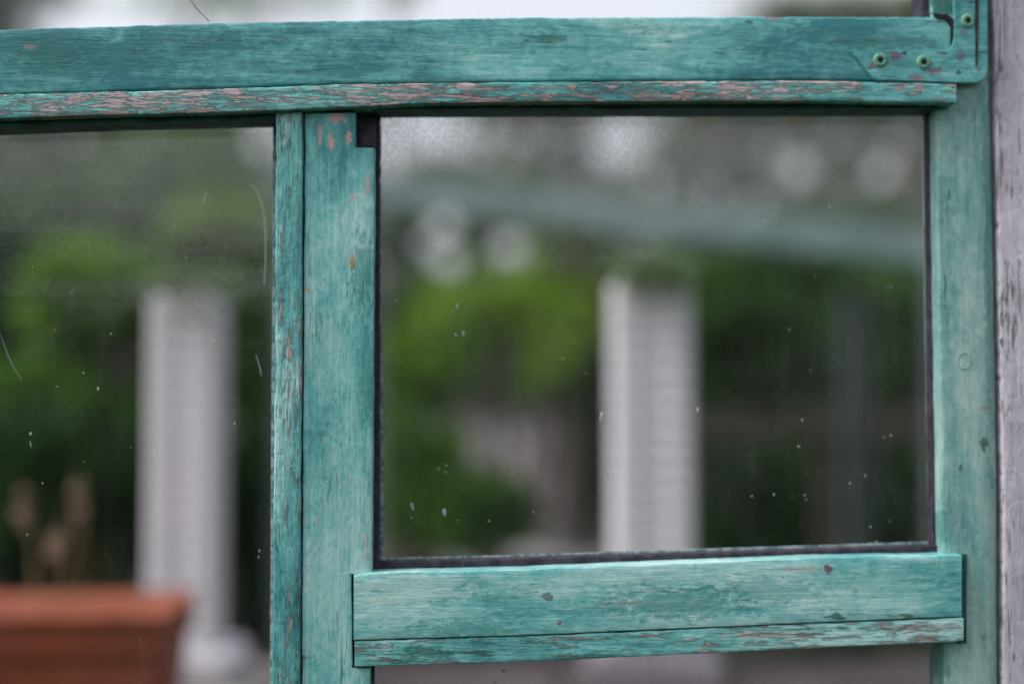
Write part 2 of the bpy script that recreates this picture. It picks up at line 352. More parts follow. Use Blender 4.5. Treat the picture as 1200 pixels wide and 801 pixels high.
def glass(name, base, top, topw, edge, seedv, clear=(0.955, 0.97, 0.96)):
    s = NT(name)
    uv = s.n('ShaderNodeTexCoord').outputs['UV']; oc = s.n('ShaderNodeTexCoord').outputs['Object']
    sep = s.n('ShaderNodeSeparateXYZ'); s.put(sep.inputs[0], uv)
    u, w = sep.outputs[0], sep.outputs[1]
    sh = s.vec('ADD', oc, (seedv, 0, seedv * 2))
    n1 = s.noise(sh, 9, 4, 0.55, 0.6); n2 = s.noise(s.vec('MULTIPLY', sh, (1, 1, 0.10)), 170, 4, 0.6)
    n3 = s.noise(sh, 480, 3, 0.7); n4 = s.noise(s.vec('MULTIPLY', sh, (0.25, 1, 1)), 16, 4, 0.6, 0.5)
    g = s.ss(s.math('ADD', w, s.math('MULTIPLY', s.math('SUBTRACT', n4, 0.5), 0.5)), 1 - topw, 1.02)
    m = s.math('MULTIPLY', g, top)
    m = s.math('ADD', m, s.math('MULTIPLY', s.ss(n1, 0.35, 0.7), base))
    m = s.math('ADD', m, base * 0.35)
    eu = s.math('MINIMUM', u, s.math('SUBTRACT', 1.0, u)); ev = s.math('MINIMUM', w, s.math('SUBTRACT', 1.0, w))
    e = s.math('MINIMUM', eu, s.math('MULTIPLY', ev, 3.0))
    em = s.math('SUBTRACT', 1.0, s.ss(s.math('ADD', e, s.math('MULTIPLY', s.math('SUBTRACT', n1, 0.5), 0.03)), 0.015, 0.06))
    m = s.math('ADD', m, s.math('MULTIPLY', em, edge))
    tex = s.math('ADD', s.math('MULTIPLY', n2, 0.45), s.math('MULTIPLY', s.ss(n3, 0.36, 0.66), 0.8))
    m = s.math('MULTIPLY', m, s.math('ADD', tex, 0.36))
    m = s.math('ADD', m, s.math('MULTIPLY', s.math('MULTIPLY', s.ss(n2, 0.50, 0.72), s.ss(n1, 0.40, 0.62)), 0.014))
    spk = s.ss(s.noise(sh, 620, 1, 0.5), 0.79, 0.83)
    m = s.math('ADD', m, s.math('MULTIPLY', spk, 0.07), clamp=True)
    tr = s.n('ShaderNodeBsdfTransparent'); tr.inputs[0].default_value = (*clear, 1)
    gl = s.n('ShaderNodeBsdfGlossy'); gl.inputs['Roughness'].default_value = 0.03
    wav = s.bump(s.noise(sh, 6, 2, 0.5), 0.002, 0.4); s.put(gl.inputs['Normal'], wav)
    fr = s.n('ShaderNodeFresnel'); fr.inputs[0].default_value = 1.45
    a = s.n('ShaderNodeMixShader'); s.put(a.inputs[0], s.math('MULTIPLY', fr.outputs[0], 0.6)); s.put(a.inputs[1], tr.outputs[0]); s.put(a.inputs[2], gl.outputs[0])
    df = s.n('ShaderNodeBsdfDiffuse'); df.inputs[0].default_value = (0.62, 0.62, 0.64, 1)
    tl = s.n('ShaderNodeBsdfTranslucent'); tl.inputs[0].default_value = (0.60, 0.61, 0.62, 1)
    dd = s.n('ShaderNodeMixShader'); dd.inputs[0].default_value = 0.5; s.put(dd.inputs[1], df.outputs[0]); s.put(dd.inputs[2], tl.outputs[0])
    b = s.n('ShaderNodeMixShader'); s.put(b.inputs[0], m); s.put(b.inputs[1], a.outputs[0]); s.put(b.inputs[2], dd.outputs[0])
    return s.out(b.outputs[0])
GM = glass('dusty_veiled_glass', 0.024, 0.24, 0.46, 0.10, 0.0)  # base dust raised to paint a reflected veil over the main pane
GL = glass('dusty_glass_left', 0.010, 0.17, 0.22, 0.05, 3.1)
GB = glass('dark_reflection_lower_glass', 0.03, 0.03, 0.9, 0.03, 5.0, (0.60, 0.585, 0.60))  # tint darkened to paint a dark reflection into the lower pane
GT = glass('clear_upper_glass', 0.01, 0.0, 0.2, 0.03, 7.0)
pane_set((446, 446), (1085, 1091), (136, 134), (657, 637), GM)
pane_set((-318, -320), (323, 318), (160, 147), (1455, 1455), GL)
pane_set((440, 440), (1098, 1105), (790, 760), (1455, 1455), GB)
pane_set((-318, -318), (1078, 1084), (-330, -330), (40, 24), GT)

# putty strips round the main pane; rebate-coloured ones paint shade under the trim
board('putty', 'Z', 134, 668, [(130, 438), (660, 435.6)], [(130, 444.6), (400, 445.2), (660, 444.5)], 0.013, 0.0230, M['putty'], win, 0.0008, 0.0004, 21, cols=3, ragB=0.0008)
board('putty', 'Z', 128, 652, [(130, 1088), (400, 1091), (650, 1093.5)], [(130, 1100), (650, 1107)], 0.013, 0.0230, M['putty'], win, 0.0010, 0.0004, 22, cols=3)
board('putty', 'X', 436, 1106, [(436, 658.2), (600, 654.5), (950, 644), (1090, 638.8)], [(436, 674), (600, 670), (950, 657), (1106, 652)], 0.010, 0.0229, M['putty'], win, 0.0010, 0.0005, 23, cols=3)
board('putty', 'X', 436, 1100, [(436, 118), (1100, 112)], [(436, 128.5), (1100, 126.8)], -0.004, 0.0231, M['rebate'], win, 0.0008, 0.0004, 24, cols=3)  # rebate-coloured strip painting the shade under the trim
board('putty', 'X', L0, 330, [(L0, 128), (0, 125), (330, 118)], [(L0, 156), (0, 149), (133, 144), (330, 139.5)], -0.004, 0.0231, M['rebate'], win, 0.0010, 0.0004, 25, cols=3)  # rebate-coloured strip painting the shade under the trim
# pale crumbling lines where putty meets glass
board('putty_line', 'Z', 137, 656, [(130, 444.9), (660, 444.6)], [(130, 446.6), (300, 446.4), (500, 449.0), (660, 449.6)], 0.0222, 0.0234, M['puttyedge'], win, 0.0003, 0.0004, 26, cols=2, ragB=0.0012)
board('putty_line', 'X', 446, 1090, [(446, 653.4), (600, 649.6), (950, 638.6), (1090, 634.2)], [(446, 658.0), (600, 654), (950, 643.6), (1090, 638.5)], 0.0222, 0.0234, M['puttyedge'], win, 0.0003, 0.0004, 27, cols=2, ragA=0.0008)
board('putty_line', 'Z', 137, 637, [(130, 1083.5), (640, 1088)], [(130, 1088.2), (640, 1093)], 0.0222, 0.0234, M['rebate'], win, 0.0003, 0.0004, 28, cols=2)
board('putty_line', 'Z', 131, 1455, [(130, 320), (660, 317)], [(130, 326), (660, 322)], 0.0222, 0.0234, M['puttyedge'], win, 0.0003, 0.0004, 29, cols=2)
# dark stripe at the right side of the upper light, lower light
board('putty', 'Z', -340, 22, [(-340, 1074), (0, 1080.5), (22, 1081)], [(-340, 1084), (22, 1092)], 0.002, 0.0230, M['putty'], win, 0.0008, 0.0003, 30, cols=3)
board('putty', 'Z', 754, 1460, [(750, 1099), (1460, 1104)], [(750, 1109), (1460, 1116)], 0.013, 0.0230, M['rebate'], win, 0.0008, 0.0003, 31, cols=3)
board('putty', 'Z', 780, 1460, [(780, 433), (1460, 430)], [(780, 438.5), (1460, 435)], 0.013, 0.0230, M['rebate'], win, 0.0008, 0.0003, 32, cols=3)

# the metal corner bracket
def prism(name, pts, yf, yb, mat, parent, bev=0.0006):
    bm = bmesh.new()
    f = bm.faces.new([bm.verts.new(P(x, y, yf)) for x, y in pts])
    r = bmesh.ops.extrude_face_region(bm, geom=[f])
    bmesh.ops.translate(bm, vec=(0, yb - yf, 0), verts=[g for g in r['geom'] if isinstance(g, bmesh.types.BMVert)])
    bmesh.ops.recalc_face_normals(bm, faces=bm.faces)
    bmesh.ops.bevel(bm, geom=[e for e in bm.edges if all(abs(v.co.y - yf) < 1e-6 for v in e.verts)], offset=bev, segments=2, affect='EDGES')
    bm.verts.index_update()
    vs = [v.co.copy() for v in bm.verts]; fs = [[v.index for v in f.verts] for f in bm.faces]; bm.free()
    return mesh(name, vs, fs, mat, parent, 40)
def arc(cx, cy, r, a0, a1, n=7):
    return [(cx + r * math.cos(R(a0 + (a1 - a0) * k / n)), cy + r * math.sin(R(a0 + (a1 - a0) * k / n))) for k in range(n + 1)]
pts = [(996, 59), (1004, 60.5), (1060, 60)] + arc(1101, 44, 17, 90, 0) + [(1119, 20), (1118, -60), (1156, -64), (1158, 0)] \
      + arc(1141, 81, 16.5, 0, 90) + [(1100, 96), (1027, 93.5), (1022, 91)]
br = prism('corner_bracket', pts, -0.0085, -0.0045, M['plate'], win)
brb = prism('bracket_edge', [(1143.5, -62), (1146, -62), (1147, 20), (1146, 76), (1143.5, 78), (1142.8, 20)], -0.0090, -0.0080, M['putty'], br, 0.0002)
for (sx, sy) in ((1031.5, 70.5), (1082.5, 73), (1134, 24.5), (1132, -38)):
    c = P(sx, sy, -0.0085); bm = bmesh.new(); r0 = 9.2 * PX
    prof = [(0.34 * r0, 0.0008), (0.34 * r0, -0.0008), (0.55 * r0, -0.0013), (0.85 * r0, -0.0009), (r0, 0.0002)]
    rings = [[bm.verts.new((c.x + p * math.cos(k * math.pi / 10), c.y + d, c.z + p * math.sin(k * math.pi / 10))) for k in range(20)] for p, d in prof]
    for ra_, rb_ in zip(rings, rings[1:]):
        for k in range(20): bm.faces.new((ra_[k], rb_[k], rb_[(k + 1) % 20], ra_[(k + 1) % 20]))
    bmesh.ops.recalc_face_normals(bm, faces=bm.faces); bm.verts.index_update()
    vs = [v.co.copy() for v in bm.verts]; fs = [[v.index for v in f.verts] for f in bm.faces]; bm.free()
    if fs: mesh('screw', vs, fs, M['screw'], br, 50)
    k4 = [(c.x + 0.42 * r0 * math.cos(R(20 + 60 * k)), c.z + 0.42 * r0 * math.sin(R(20 + 60 * k))) for k in range(6)]
    mesh('screw_socket', [(x, c.y - 0.0010, z) for x, z in k4] + [(x, c.y - 0.0001, z) for x, z in k4],
         [tuple(range(6))[::-1]] + [(k, (k + 1) % 6, 6 + (k + 1) % 6, 6 + k) for k in range(6)], M['socket'], br)
# dark joint where the rail meets the bracket
prism('joint_gap', [(1094, 15.5), (1110, 17), (1117, 22), (1119, 34), (1118.5, 50), (1114, 56), (1114.5, 32), (1109, 23.5), (1096, 20)], -0.0072, -0.0055, M['socket'], win, 0.0001)

# filled screw hole ring on the stile
c = P(1130, 423, -0.0002); bm = bmesh.new(); vs = []; fs = []
for k in range(24):
    a = k / 24 * 2 * math.pi
    for (rp, dy) in ((10.0, 0.0003), (8.6, -0.00022), (7.4, 0.0001)):
        vs.append((c.x + rp * PX * math.cos(a), c.y + dy, c.z + rp * PX * 1.15 * math.sin(a)))
for k in range(24):
    for j in range(2):
        a = k * 3 + j; b = ((k + 1) % 24) * 3 + j; fs.append((a, a + 1, b + 1, b))
bm.free(); mesh('filled_screw_hole', vs, fs, M['stile'], win, 60)

# specks, splashes and scratches on the glass (positions read off the panes)
rnd = random.Random(5)
def splat(vs, fs, x, y, rx, ry, yy, rot=0.0):
    n = 9; b = len(vs); c = P(x, y, yy)
    for k in range(n):
        a = k / n * 2 * math.pi; rr_ = 1 + rnd.uniform(-0.3, 0.3)
        dx, dz = rx * rr_ * math.cos(a), ry * rr_ * math.sin(a)
        vs.append(c + Vector(((dx * math.cos(rot) - dz * math.sin(rot)) * PX, 0, (dx * math.sin(rot) + dz * math.cos(rot)) * PX)))
    vs.append(c + Vector((0, -0.0004, 0)))
    for k in range(n): fs.append((b + k, b + n, b + (k + 1) % n))
vs, fs = [], []
YS = YG - 0.0002
SP = [(520.5, 600, 3.0, 5.2), (483, 593, 2.6, 7), (543, 391, 2.4, 5), (534, 392, 1.8, 3), (523, 545, 1.4, 1.6), (514, 549, 2.2, 1.4), (522, 553, 1.6, 1.4),
      (482, 606, 1.5, 1.2), (573, 610, 1.4, 1.2), (536, 358, 1.5, 4), (530, 366, 1.2, 2.4), (704, 487, 1.8, 6.5), (818, 480, 1.6, 4), (714, 555, 1.6, 2.5),
      (660, 420, 1.5, 1.3), (702, 249, 2.0, 2.0), (648, 245, 2.4, 1.6), (498, 300, 2.6, 1.2), (972, 242, 1.4, 4), (940, 492, 1.3, 2.6), (936, 523, 1.5, 2.6),
      (1044, 510, 1.6, 1.6), (1036, 512, 1.2, 1.5), (1014, 557, 1.2, 3.0), (996, 566, 1.4, 1.3), (881, 581, 1.8, 1.2), (907, 579, 1.6, 2.0), (943, 580, 2.0, 1.4), (945, 585, 1.5, 1.0),
      (1020, 617, 1.4, 1.6), (1027, 634, 1.6, 1.6), (925, 386, 0.9, 3), (1071, 205, 1.2, 3), (600, 555, 1.0, 1.0), (625, 600, 1.0, 1.4), (1061, 180, 1.3, 2.2), (465, 352, 1.2, 2),
      (192, 181, 2.0, 4), (129, 214, 1.0, 2.5), (205, 265, 1.4, 3), (218, 302, 1.2, 2.5), (38, 313, 1.0, 2.5), (84, 343, 1.2, 2.5), (36, 521, 0.9, 6), (36, 508, 1.8, 2.6), (98, 437, 1.2, 2.2), (115, 455, 1.4, 2.5),
      (182, 406, 1.6, 2.0), (178, 418, 1.5, 1.8), (275, 496, 1.6, 3), (206, 652, 0.9, 3), (304, 645, 1.5, 3.4), (303, 652, 1.2, 2.4), (258, 710, 1.6, 1.2), (130, 391, 1.2, 1.6), (64, 387, 1.0, 1.5), (32, 626, 1.8, 1.6),
      (50, 566, 1.0, 1.6), (170, 345, 1.0, 1.6), (306, 318, 1.2, 1.2), (67, 453, 1.0, 1.4), (250, 340, 1.0, 1.6)]
for (x, y, rx, ry) in SP: splat(vs, fs, x, y, rx * 0.7, ry * 0.78, YS, rnd.uniform(-0.25, 0.25))
for k in range(90):
    lp = rnd.random() < 0.4
    x = rnd.uniform(5, 315) if lp else rnd.uniform(452, 1082)
    y = rnd.uniform(155, 790) if lp else (145 + 490 * rnd.random() ** 1.0)
    sz = rnd.uniform(0.2, 0.55)
    splat(vs, fs, x, y, sz, sz * rnd.uniform(0.8, 3), YS, rnd.uniform(-0.3, 0.3))
for (x, y, rx, ry) in [(580, 792, 3, 2), (590, 779, 2, 2), (660, 790, 2, 2), (1088, 770, 1.2, 7)]: splat(vs, fs, x, y + 6, rx, ry, YS)
tag(mesh('dirt_specks', vs, fs, M['speck'], win), kind='stuff')
vs, fs = [], []
for (x, y, rx, ry) in [(252, 400, 1.6, 3.2), (703, 491, 1.2, 3), (714, 537, 1.1, 2)]: splat(vs, fs, x, y, rx, ry, YS - 0.0003)
tag(mesh('brown_specks', vs, fs, M['brownspeck'], win), kind='stuff')
def scratch(pts, w):
    vs, fs = [], []
    for i, (x, y) in enumerate(pts):
        a = Vector(pts[max(0, i - 1)]); b = Vector(pts[min(len(pts) - 1, i + 1)]); d = (b - a).normalized()
        ww = w * (0.35 + 0.65 * math.sin(math.pi * (i + 0.4) / len(pts)))
        for s_ in (-1, 1): vs.append(P(x - d.y * ww * s_, y + d.x * ww * s_, YS))
        vs.append(P(x, y, YS - 0.0003))
    for i in range(len(pts) - 1):
        a = i * 3; b = a + 3
        fs += [(a, b, b + 2, a + 2), (a + 2, b + 2, b + 1, a + 1)]
    mesh('scratch', vs, fs, M['scr'], win)
s = NT('chalky_scratch'); a = s.n('ShaderNodeBsdfTransparent'); b = s.n('ShaderNodeBsdfDiffuse'); b.inputs[0].default_value = (0.6, 0.62, 0.62, 1)
c_ = s.n('ShaderNodeMixShader'); c_.inputs[0].default_value = 0.42; s.put(c_.inputs[1], a.outputs[0]); s.put(c_.inputs[2], b.outputs[0]); M['scr'] = s.out(c_.outputs[0])
scratch([(292, 215), (297, 219), (302, 226), (306, 235), (309, 246), (311, 262), (311.5, 285), (311, 310), (309.5, 334)], 1.7)
scratch([(242, 225), (239, 233), (237.5, 240)], 1.8)
scratch([(-2, 385), (4, 402), (11, 420), (18, 434), (26, 446)], 0.5)
scratch([(300, 415), (305, 432), (306, 440)], 0.8)

# hair of wire crossing the upper pane
wv = []; wf = []
wp = [(206, -40), (215, -14), (223, 1), (232, 12), (240, 20), (245, 25.5)]
ws = [P(x, y, -0.002) for x, y in wp]
for i, p in enumerate(ws):
    for k in range(6): wv.append(p + Vector((math.cos(k * math.pi / 3), math.sin(k * math.pi / 3), 0)) * 0.00045)
for i in range(len(ws) - 1):
    for k in range(6): wf.append((i * 6 + k, i * 6 + (k + 1) % 6, i * 6 + 6 + (k + 1) % 6, i * 6 + 6 + k))
wr = mesh('twig', wv, wf, M['wire']); tag(wr, 'thin dark stalk slanting down to the top of the teal rail', 'stalk')

# ------------------------------------------------------------------ lilac casing and the boarded wall under the window
cas = empty('door_casing', (0, 0.02, 0.0), 'greyish lilac timber post with cracked flaking paint along the right side', 'casing')
def cboard(name, t0, t1, A, B, yf, yb, seed, step=3, rag=0.002):
    return board(name, 'Z', t0, t1, A, B, yf, yb, M['casing'], cas, 0.0022, 0.0008, seed, step=step, cols=14, ragA=rag)
cboard('casing_board', -420, 1560, [(-420, 1156), (0, 1164.2), (140, 1167), (200, 1168.5), (400, 1172), (600, 1175.5), (801, 1175.5), (1560, 1182)], [(-420, 1345), (1560, 1360)], 0.0005, 0.05, 41, rag=0.0012)
wall = empty('board_wall', (0, 0.02, 0.0), 'pale lilac boarded wall below the teal window', 'wall')
zt = P(400, 1566).z; x = P(-430, 1600).x
k = 0
while x < P(1175, 1600).x:
    box_w('board', (x, 0.0, 0.0), (x + 0.118, 0.03, zt), M['casing'], wall, 0.003); x += 0.121; k += 1

# ------------------------------------------------------------------ beyond the glass
SOIL = simple('garden_soil_and_moss', (0.018, 0.040, 0.010), (0.050, 0.062, 0.026), 3.5, 0.95, 0.02)
PATH = simple('pale_grey_step_stone', (0.26, 0.245, 0.245), (0.38, 0.36, 0.36), 9, 0.9, 0.004)
STONE = simple('grey_brown_stone', (0.135, 0.122, 0.118), (0.22, 0.20, 0.195), 9, 0.9, 0.004)
WHITE = simple('dull_white_masonry_paint', (0.56, 0.545, 0.575), (0.65, 0.635, 0.665), 25, 0.75, 0.001)
TERRA = simple('terracotta', (0.19, 0.042, 0.017), (0.26, 0.062, 0.026), 14, 0.8, 0.001)
TEALB = simple('teal_beam_paint', (0.07, 0.125, 0.12), (0.10, 0.165, 0.16), 12, 0.6, 0.001)
GREYB = simple('grey_green_beam_paint', (0.12, 0.165, 0.14), (0.16, 0.205, 0.175), 12, 0.7, 0.001)
RUSTW = simple('brown_timber', (0.036, 0.028, 0.022), (0.055, 0.042, 0.034), 10, 0.85, 0.001, (0.2, 1, 1))
BARK = simple('grey_bark', (0.07, 0.055, 0.05), (0.13, 0.105, 0.10), 12, 0.9, 0.01)
DRY = simple('dried_flower', (0.22, 0.15, 0.10), (0.34, 0.24, 0.17), 60, 0.9)
STEM = simple('dry_stem', (0.16, 0.13, 0.06), (0.26, 0.20, 0.10), 60, 0.9)
PLOTSOIL = simple('potting_soil', (0.03, 0.022, 0.016), (0.06, 0.045, 0.03), 80, 0.95)

def gz(x, y):
    """height of the ground"""
    if y < 1.40: return 0.0
    if y < 12: z = 0.60 + 0.115 * (y - 1.40)
    elif y < 40: z = 1.80 + 0.05 * (y - 12)
    else: z = 3.2
    return z + 0.05 * noise.noise(Vector((x * 0.5, y * 0.5, 0)))
ys = [-400, -100, -30, -10, -4, -2, -1, 0, 1, 1.399, 1.40] + [1.40 + 0.4 * k for k in range(1, 40)] + [20, 25, 30, 40, 60, 100, 200, 600]
xs = [-500, -150, -60, -30] + [-15 + 0.75 * k for k in range(41)] + [30, 60, 150, 500]
vs = [(x, y, gz(x, y)) for y in ys for x in xs]
nx = len(xs)
fs = [(j * nx + i, j * nx + i + 1, (j + 1) * nx + i + 1, (j + 1) * nx + i) for j in range(len(ys) - 1) for i in range(nx - 1)]
tag(mesh('ground', vs, fs, SOIL), 'dark mossy garden ground rising away behind the window', None, None, 'structure')

# low retaining wall with coping under the pillars
YP1, YP2 = 1.14, 1.18                    # right pillar, left pillar
zc = 1.5 - 0.40
rw = empty('parapet', (0.3, 1.16, 0), 'low grey stone parapet carrying the two white pillars', 'parapet')
def obox(name, cx, cy, cz, sx, sy, sz, ang, mat, parent, bev=0.0, shared={}):
    key = (name, round(sx, 4), round(sy, 4), round(sz, 4), mat.name, round(ang, 4))
    if key not in shared:
        bm = bmesh.new(); bmesh.ops.create_cube(bm, size=1.0)
        bmesh.ops.scale(bm, vec=(sx, sy, sz), verts=bm.verts)
        if bev: bmesh.ops.bevel(bm, geom=bm.edges[:], offset=bev, segments=2, affect='EDGES')
        bmesh.ops.rotate(bm, matrix=Matrix.Rotation(ang, 3, 'Z'), verts=bm.verts)
        me = bpy.data.meshes.new(name); bm.to_mesh(me); bm.free(); me.materials.append(mat); shared[key] = me
    o = bpy.data.objects.new(name, shared[key]); COL.objects.link(o)
    off = Vector((0, 0, 0)); q = parent
    while q is not None: off += Vector(q.location); q = q.parent
    o.location = Vector((cx, cy, cz)) - off; o.parent = parent
    return o
pR = P(762, 476, YP1); pL = P(221, 476, YP2)
ang = math.atan2(pR.y - pL.y, pR.x - pL.x)
ux = Vector((math.cos(ang), math.sin(ang), 0)); mid_ = (pR + pL) / 2
rr2 = random.Random(3)
for k in range(-9, 10):                          # coping slabs
    c = mid_ + ux * (k * 0.405)
    obox('coping_slab', c.x, c.y, zc - 0.03, 0.398, 0.30, 0.06, ang, STONE, rw, 0.006)
for row in range(7):
    for k in range(-12, 12):
        c = mid_ + ux * ((k + (row % 2) * 0.5) * 0.30)
        obox('stone', c.x, c.y + rr2.uniform(-0.004, 0.004), zc - 0.065 - 0.074 - row * 0.148, 0.288, 0.22, 0.138, ang, STONE, rw, 0.008)
obox('wall_core', mid_.x, mid_.y, (zc - 0.065) / 2, 7.4, 0.19, zc - 0.065, ang, SOIL, rw)

def pillar(c, w, ztop, label, cols_w):
    t = empty('pillar', (c.x, c.y, zc), label, 'pillar', 'white pillars on the parapet')
    obox('base', c.x, c.y, zc + 0.024, w * 1.65, w * 1.65, 0.048, ang, WHITE, t, 0.008)
    obox('core', c.x, c.y, (zc + 0.048 + ztop) / 2, w * 0.80, w * 0.80, ztop - zc - 0.048, ang, WHITE, t)
    h = 0.028; n = int((ztop - zc - 0.05) / h)
    # fluted course: a shallow groove down the middle of each side
    bm = bmesh.new(); a = w / 2; g = w * 0.13; dp = w * 0.03; b = 0.006
    ring = []
    for q in range(4):
        M2 = Matrix.Rotation(q * math.pi / 2, 2)
        for (px_, py_) in ((-a + b, -a), (-g - dp, -a), (-g, -a + dp), (g, -a + dp), (g + dp, -a), (a - b, -a)):
            ring.append(M2 @ Vector((px_, py_)))
    lv = []
    for (zz, sc) in ((-h / 2 + 0.0014, 0.95), (-h / 2 + 0.0034, 1), (h / 2 - 0.0034, 1), (h / 2 - 0.0014, 0.95)):
        lv.append([bm.verts.new((*(p_ * sc), zz)) for p_ in ring])
    m = len(ring)
    for l0, l1 in zip(lv, lv[1:]):
        for k in range(m): bm.faces.new((l0[k], l0[(k + 1) % m], l1[(k + 1) % m], l1[k]))
    bm.faces.new(lv[0][::-1]); bm.faces.new(lv[-1])
    bmesh.ops.rotate(bm, matrix=Matrix.Rotation(ang, 3, 'Z'), verts=bm.verts)
    me = bpy.data.meshes.new('course'); bm.to_mesh(me); bm.free(); me.materials.append(WHITE)
    for k in range(n):
        o = bpy.data.objects.new('course', me); COL.objects.link(o); o.parent = t
        o.location = (0, 0, 0.048 + h * (k + 0.5))
    return t
zR = P(762, 320, YP1).z; zL = P(221, 334, YP2).z
dR = (pR - CAM).dot(FWD); dL = (pL - CAM).dot(FWD)
pillar(pR, 90 * dR / FPX, zR, 'white masonry pillar seen through the middle of the large right pane', 5)
pillar(pL, 77 * dL / FPX, zL, 'white masonry pillar behind the left pane beside the terracotta planter', 5)

# beams above the pillars
def beam(name, a, b, wid, ht, mat, label, cat):
    d = b - a; L = d.length; t = empty(name, a, label, cat)
    bm = bmesh.new(); bmesh.ops.create_cube(bm, size=1); bmesh.ops.scale(bm, vec=(L, wid, ht), verts=bm.verts)
    bmesh.ops.bevel(bm, geom=bm.edges[:], offset=0.006, segments=2, affect='EDGES')
    rot = d.to_track_quat('X', 'Z').to_matrix()
    bmesh.ops.rotate(bm, matrix=rot, verts=bm.verts); bmesh.ops.translate(bm, vec=d / 2, verts=bm.verts)
    me = bpy.data.meshes.new(name); bm.to_mesh(me); bm.free(); me.materials.append(mat)
    o = bpy.data.objects.new(name, me); COL.objects.link(o)
    bpy.data.objects.remove(t); o.location = a
    tag(o, label, cat); return o
bh = 0.045
ra_ = beam('sloping_rafter', P(330, 212, 3.2), P(1180, 300, 2.3), 0.07, 0.085, TEALB, 'sloping teal rafter running down to the right above the pillars', 'rafter')
for own, e, mt_ in ((ra_, P(346, 213, 3.2 - 0.015), TEALB), (ra_, P(1172, 300, 2.31), TEALB)):
    zg = gz(e.x, e.y) if e.y > 1.4 else 0.0                     # posts carrying the beam ends
    zt_ = e.z - 0.055
    obox('post', e.x, e.y, (zg + zt_) / 2, 0.05, 0.05, zt_ - zg, 0.0, mt_, own, 0.004)
# thin grey post on the right and brown rail
gp = P(1003, 476, 2.2)
obj_p = obox('garden_post', gp.x, gp.y, 0.0, 0.06, 0.06, 1.2, 0, simple('grey_weathered_timber', (0.09, 0.11, 0.10), (0.14, 0.16, 0.15), 20), None, 0.004) if False else None
post = empty('garden_post', (gp.x, gp.y, gz(gp.x, gp.y)), 'slim grey post behind the right part of the large pane', 'post')
GPM = simple('grey_weathered_timber', (0.014, 0.024, 0.020), (0.024, 0.036, 0.031), 20)
ptop = P(1003, 345, 2.2).z
obox('shaft', gp.x, gp.y, (ptop + post.location.z) / 2, 0.055, 0.055, ptop - post.location.z, 0, GPM, post, 0.004)
obox('cap', gp.x, gp.y, ptop + 0.008, 0.07, 0.07, 0.016, 0, GPM, post, 0.004)
fr = empty('rail_fence', (P(900, 495, 2.9).x, 2.9, gz(0.9, 2.9)), 'low brown timber fence in front of the dark hedge right of the pillar', 'fence')
x0, x1 = P(790, 495, 2.9).x, P(1150, 495, 2.9).x
for pyy in (497, ):
    obox('rail', (x0 + x1) / 2, 2.9, P(900, pyy, 2.9).z, x1 - x0, 0.03, 0.075, 0, RUSTW, fr, 0.004)
for k in range(3):
    xx = x0 + 0.03 + (x1 - x0 - 0.06) * k / 2; zb = gz(xx, 2.94) - 0.05; zt2 = P(900, 482, 2.9).z
    obox('post', xx, 2.945, (zb + zt2) / 2, 0.035, 0.04, zt2 - zb, 0, RUSTW, fr, 0.004)

# garden steps climbing between the shrubs
st = empty('garden_steps', (P(640, 640, 3.4).x, 3.4, gz(0.5, 3.4)), 'flight of grey brown stone steps climbing between the green shrubs', 'steps')
nst = 11
for k in range(nst):
    yy = 3.0 + 0.50 * k; f = k / (nst - 1)
    pxx = 640 - 62 * f
    c = P(pxx, 500, yy); ww = 0.56 + 0.16 * f
    zz = gz(c.x, yy) + 0.05
    obox('step', c.x, yy, zz - 0.03, round(ww, 2), 0.54, 0.12, 0.0, PATH, st, 0.01)

# terracotta trough with dried flowers
yt = 0.86
tp = P(216, 700, yt); zr = P(100, 718, yt).z
tb = empty('planter_bench', (tp.x - 0.40, yt + 0.02, 0), 'dark timber bench carrying the terracotta planter', 'bench')
zb = zr - 0.22
for k in range(3): obox('slat', tp.x - 0.42, yt - 0.09 + k * 0.10, zb - 0.0145, 1.0, 0.09, 0.025, 0, RUSTW, tb, 0.003)
for sx in (-0.42, 0.42):
    for sy in (-0.09, 0.11): obox('leg', tp.x - 0.42 + sx, yt + sy, (zb - 0.027) / 2, 0.045, 0.045, zb - 0.027, 0, RUSTW, tb, 0.003)
pl = empty('planter', (tp.x - 0.36, yt + 0.01, zb), 'long terracotta trough planter at the lower left behind the glass', 'planter')
def tub(name, x0, x1, y0, y1, z0, z1, tap, wall_t, mat, parent):
    vs = []
    def ring(z, i): return [(x0 + i, y0 + i, z), (x1 - i, y0 + i, z), (x1 - i, y1 - i, z), (x0 + i, y1 - i, z)]
    vs = ring(z0, tap) + ring(z1, 0) + ring(z1, wall_t) + ring(z0 + 0.01, wall_t + tap)
    fs = [(3, 2, 1, 0)]
    for j in range(3):
        for k in range(4): a = j * 4 + k; b = j * 4 + (k + 1) % 4; fs.append((a, b, b + 4, a + 4))
    fs.append((12, 13, 14, 15))
    bm = bmesh.new(); bv = [bm.verts.new(v) for v in vs]
    for f in fs: bm.faces.new([bv[i] for i in f])
    bmesh.ops.recalc_face_normals(bm, faces=bm.faces)
    bmesh.ops.bevel(bm, geom=[e for e in bm.edges if e.verts[0].co.z > z0 + 0.02 or e.verts[1].co.z > z0 + 0.02], offset=0.004, segments=2, affect='EDGES')
    bm.verts.index_update(); v2 = [v.co.copy() for v in bm.verts]; f2 = [[v.index for v in f.verts] for f in bm.faces]; bm.free()
    return mesh(name, v2, f2, mat, parent)
tub('body', tp.x - 0.72, tp.x - 0.012, yt - 0.10, yt + 0.11, zb, zr - 0.0365, 0.018, 0.012, TERRA, pl)
tub('rim', tp.x - 0.735, tp.x - 0.005, yt - 0.107, yt + 0.117, zr - 0.036, zr, 0.003, 0.026, TERRA, pl)
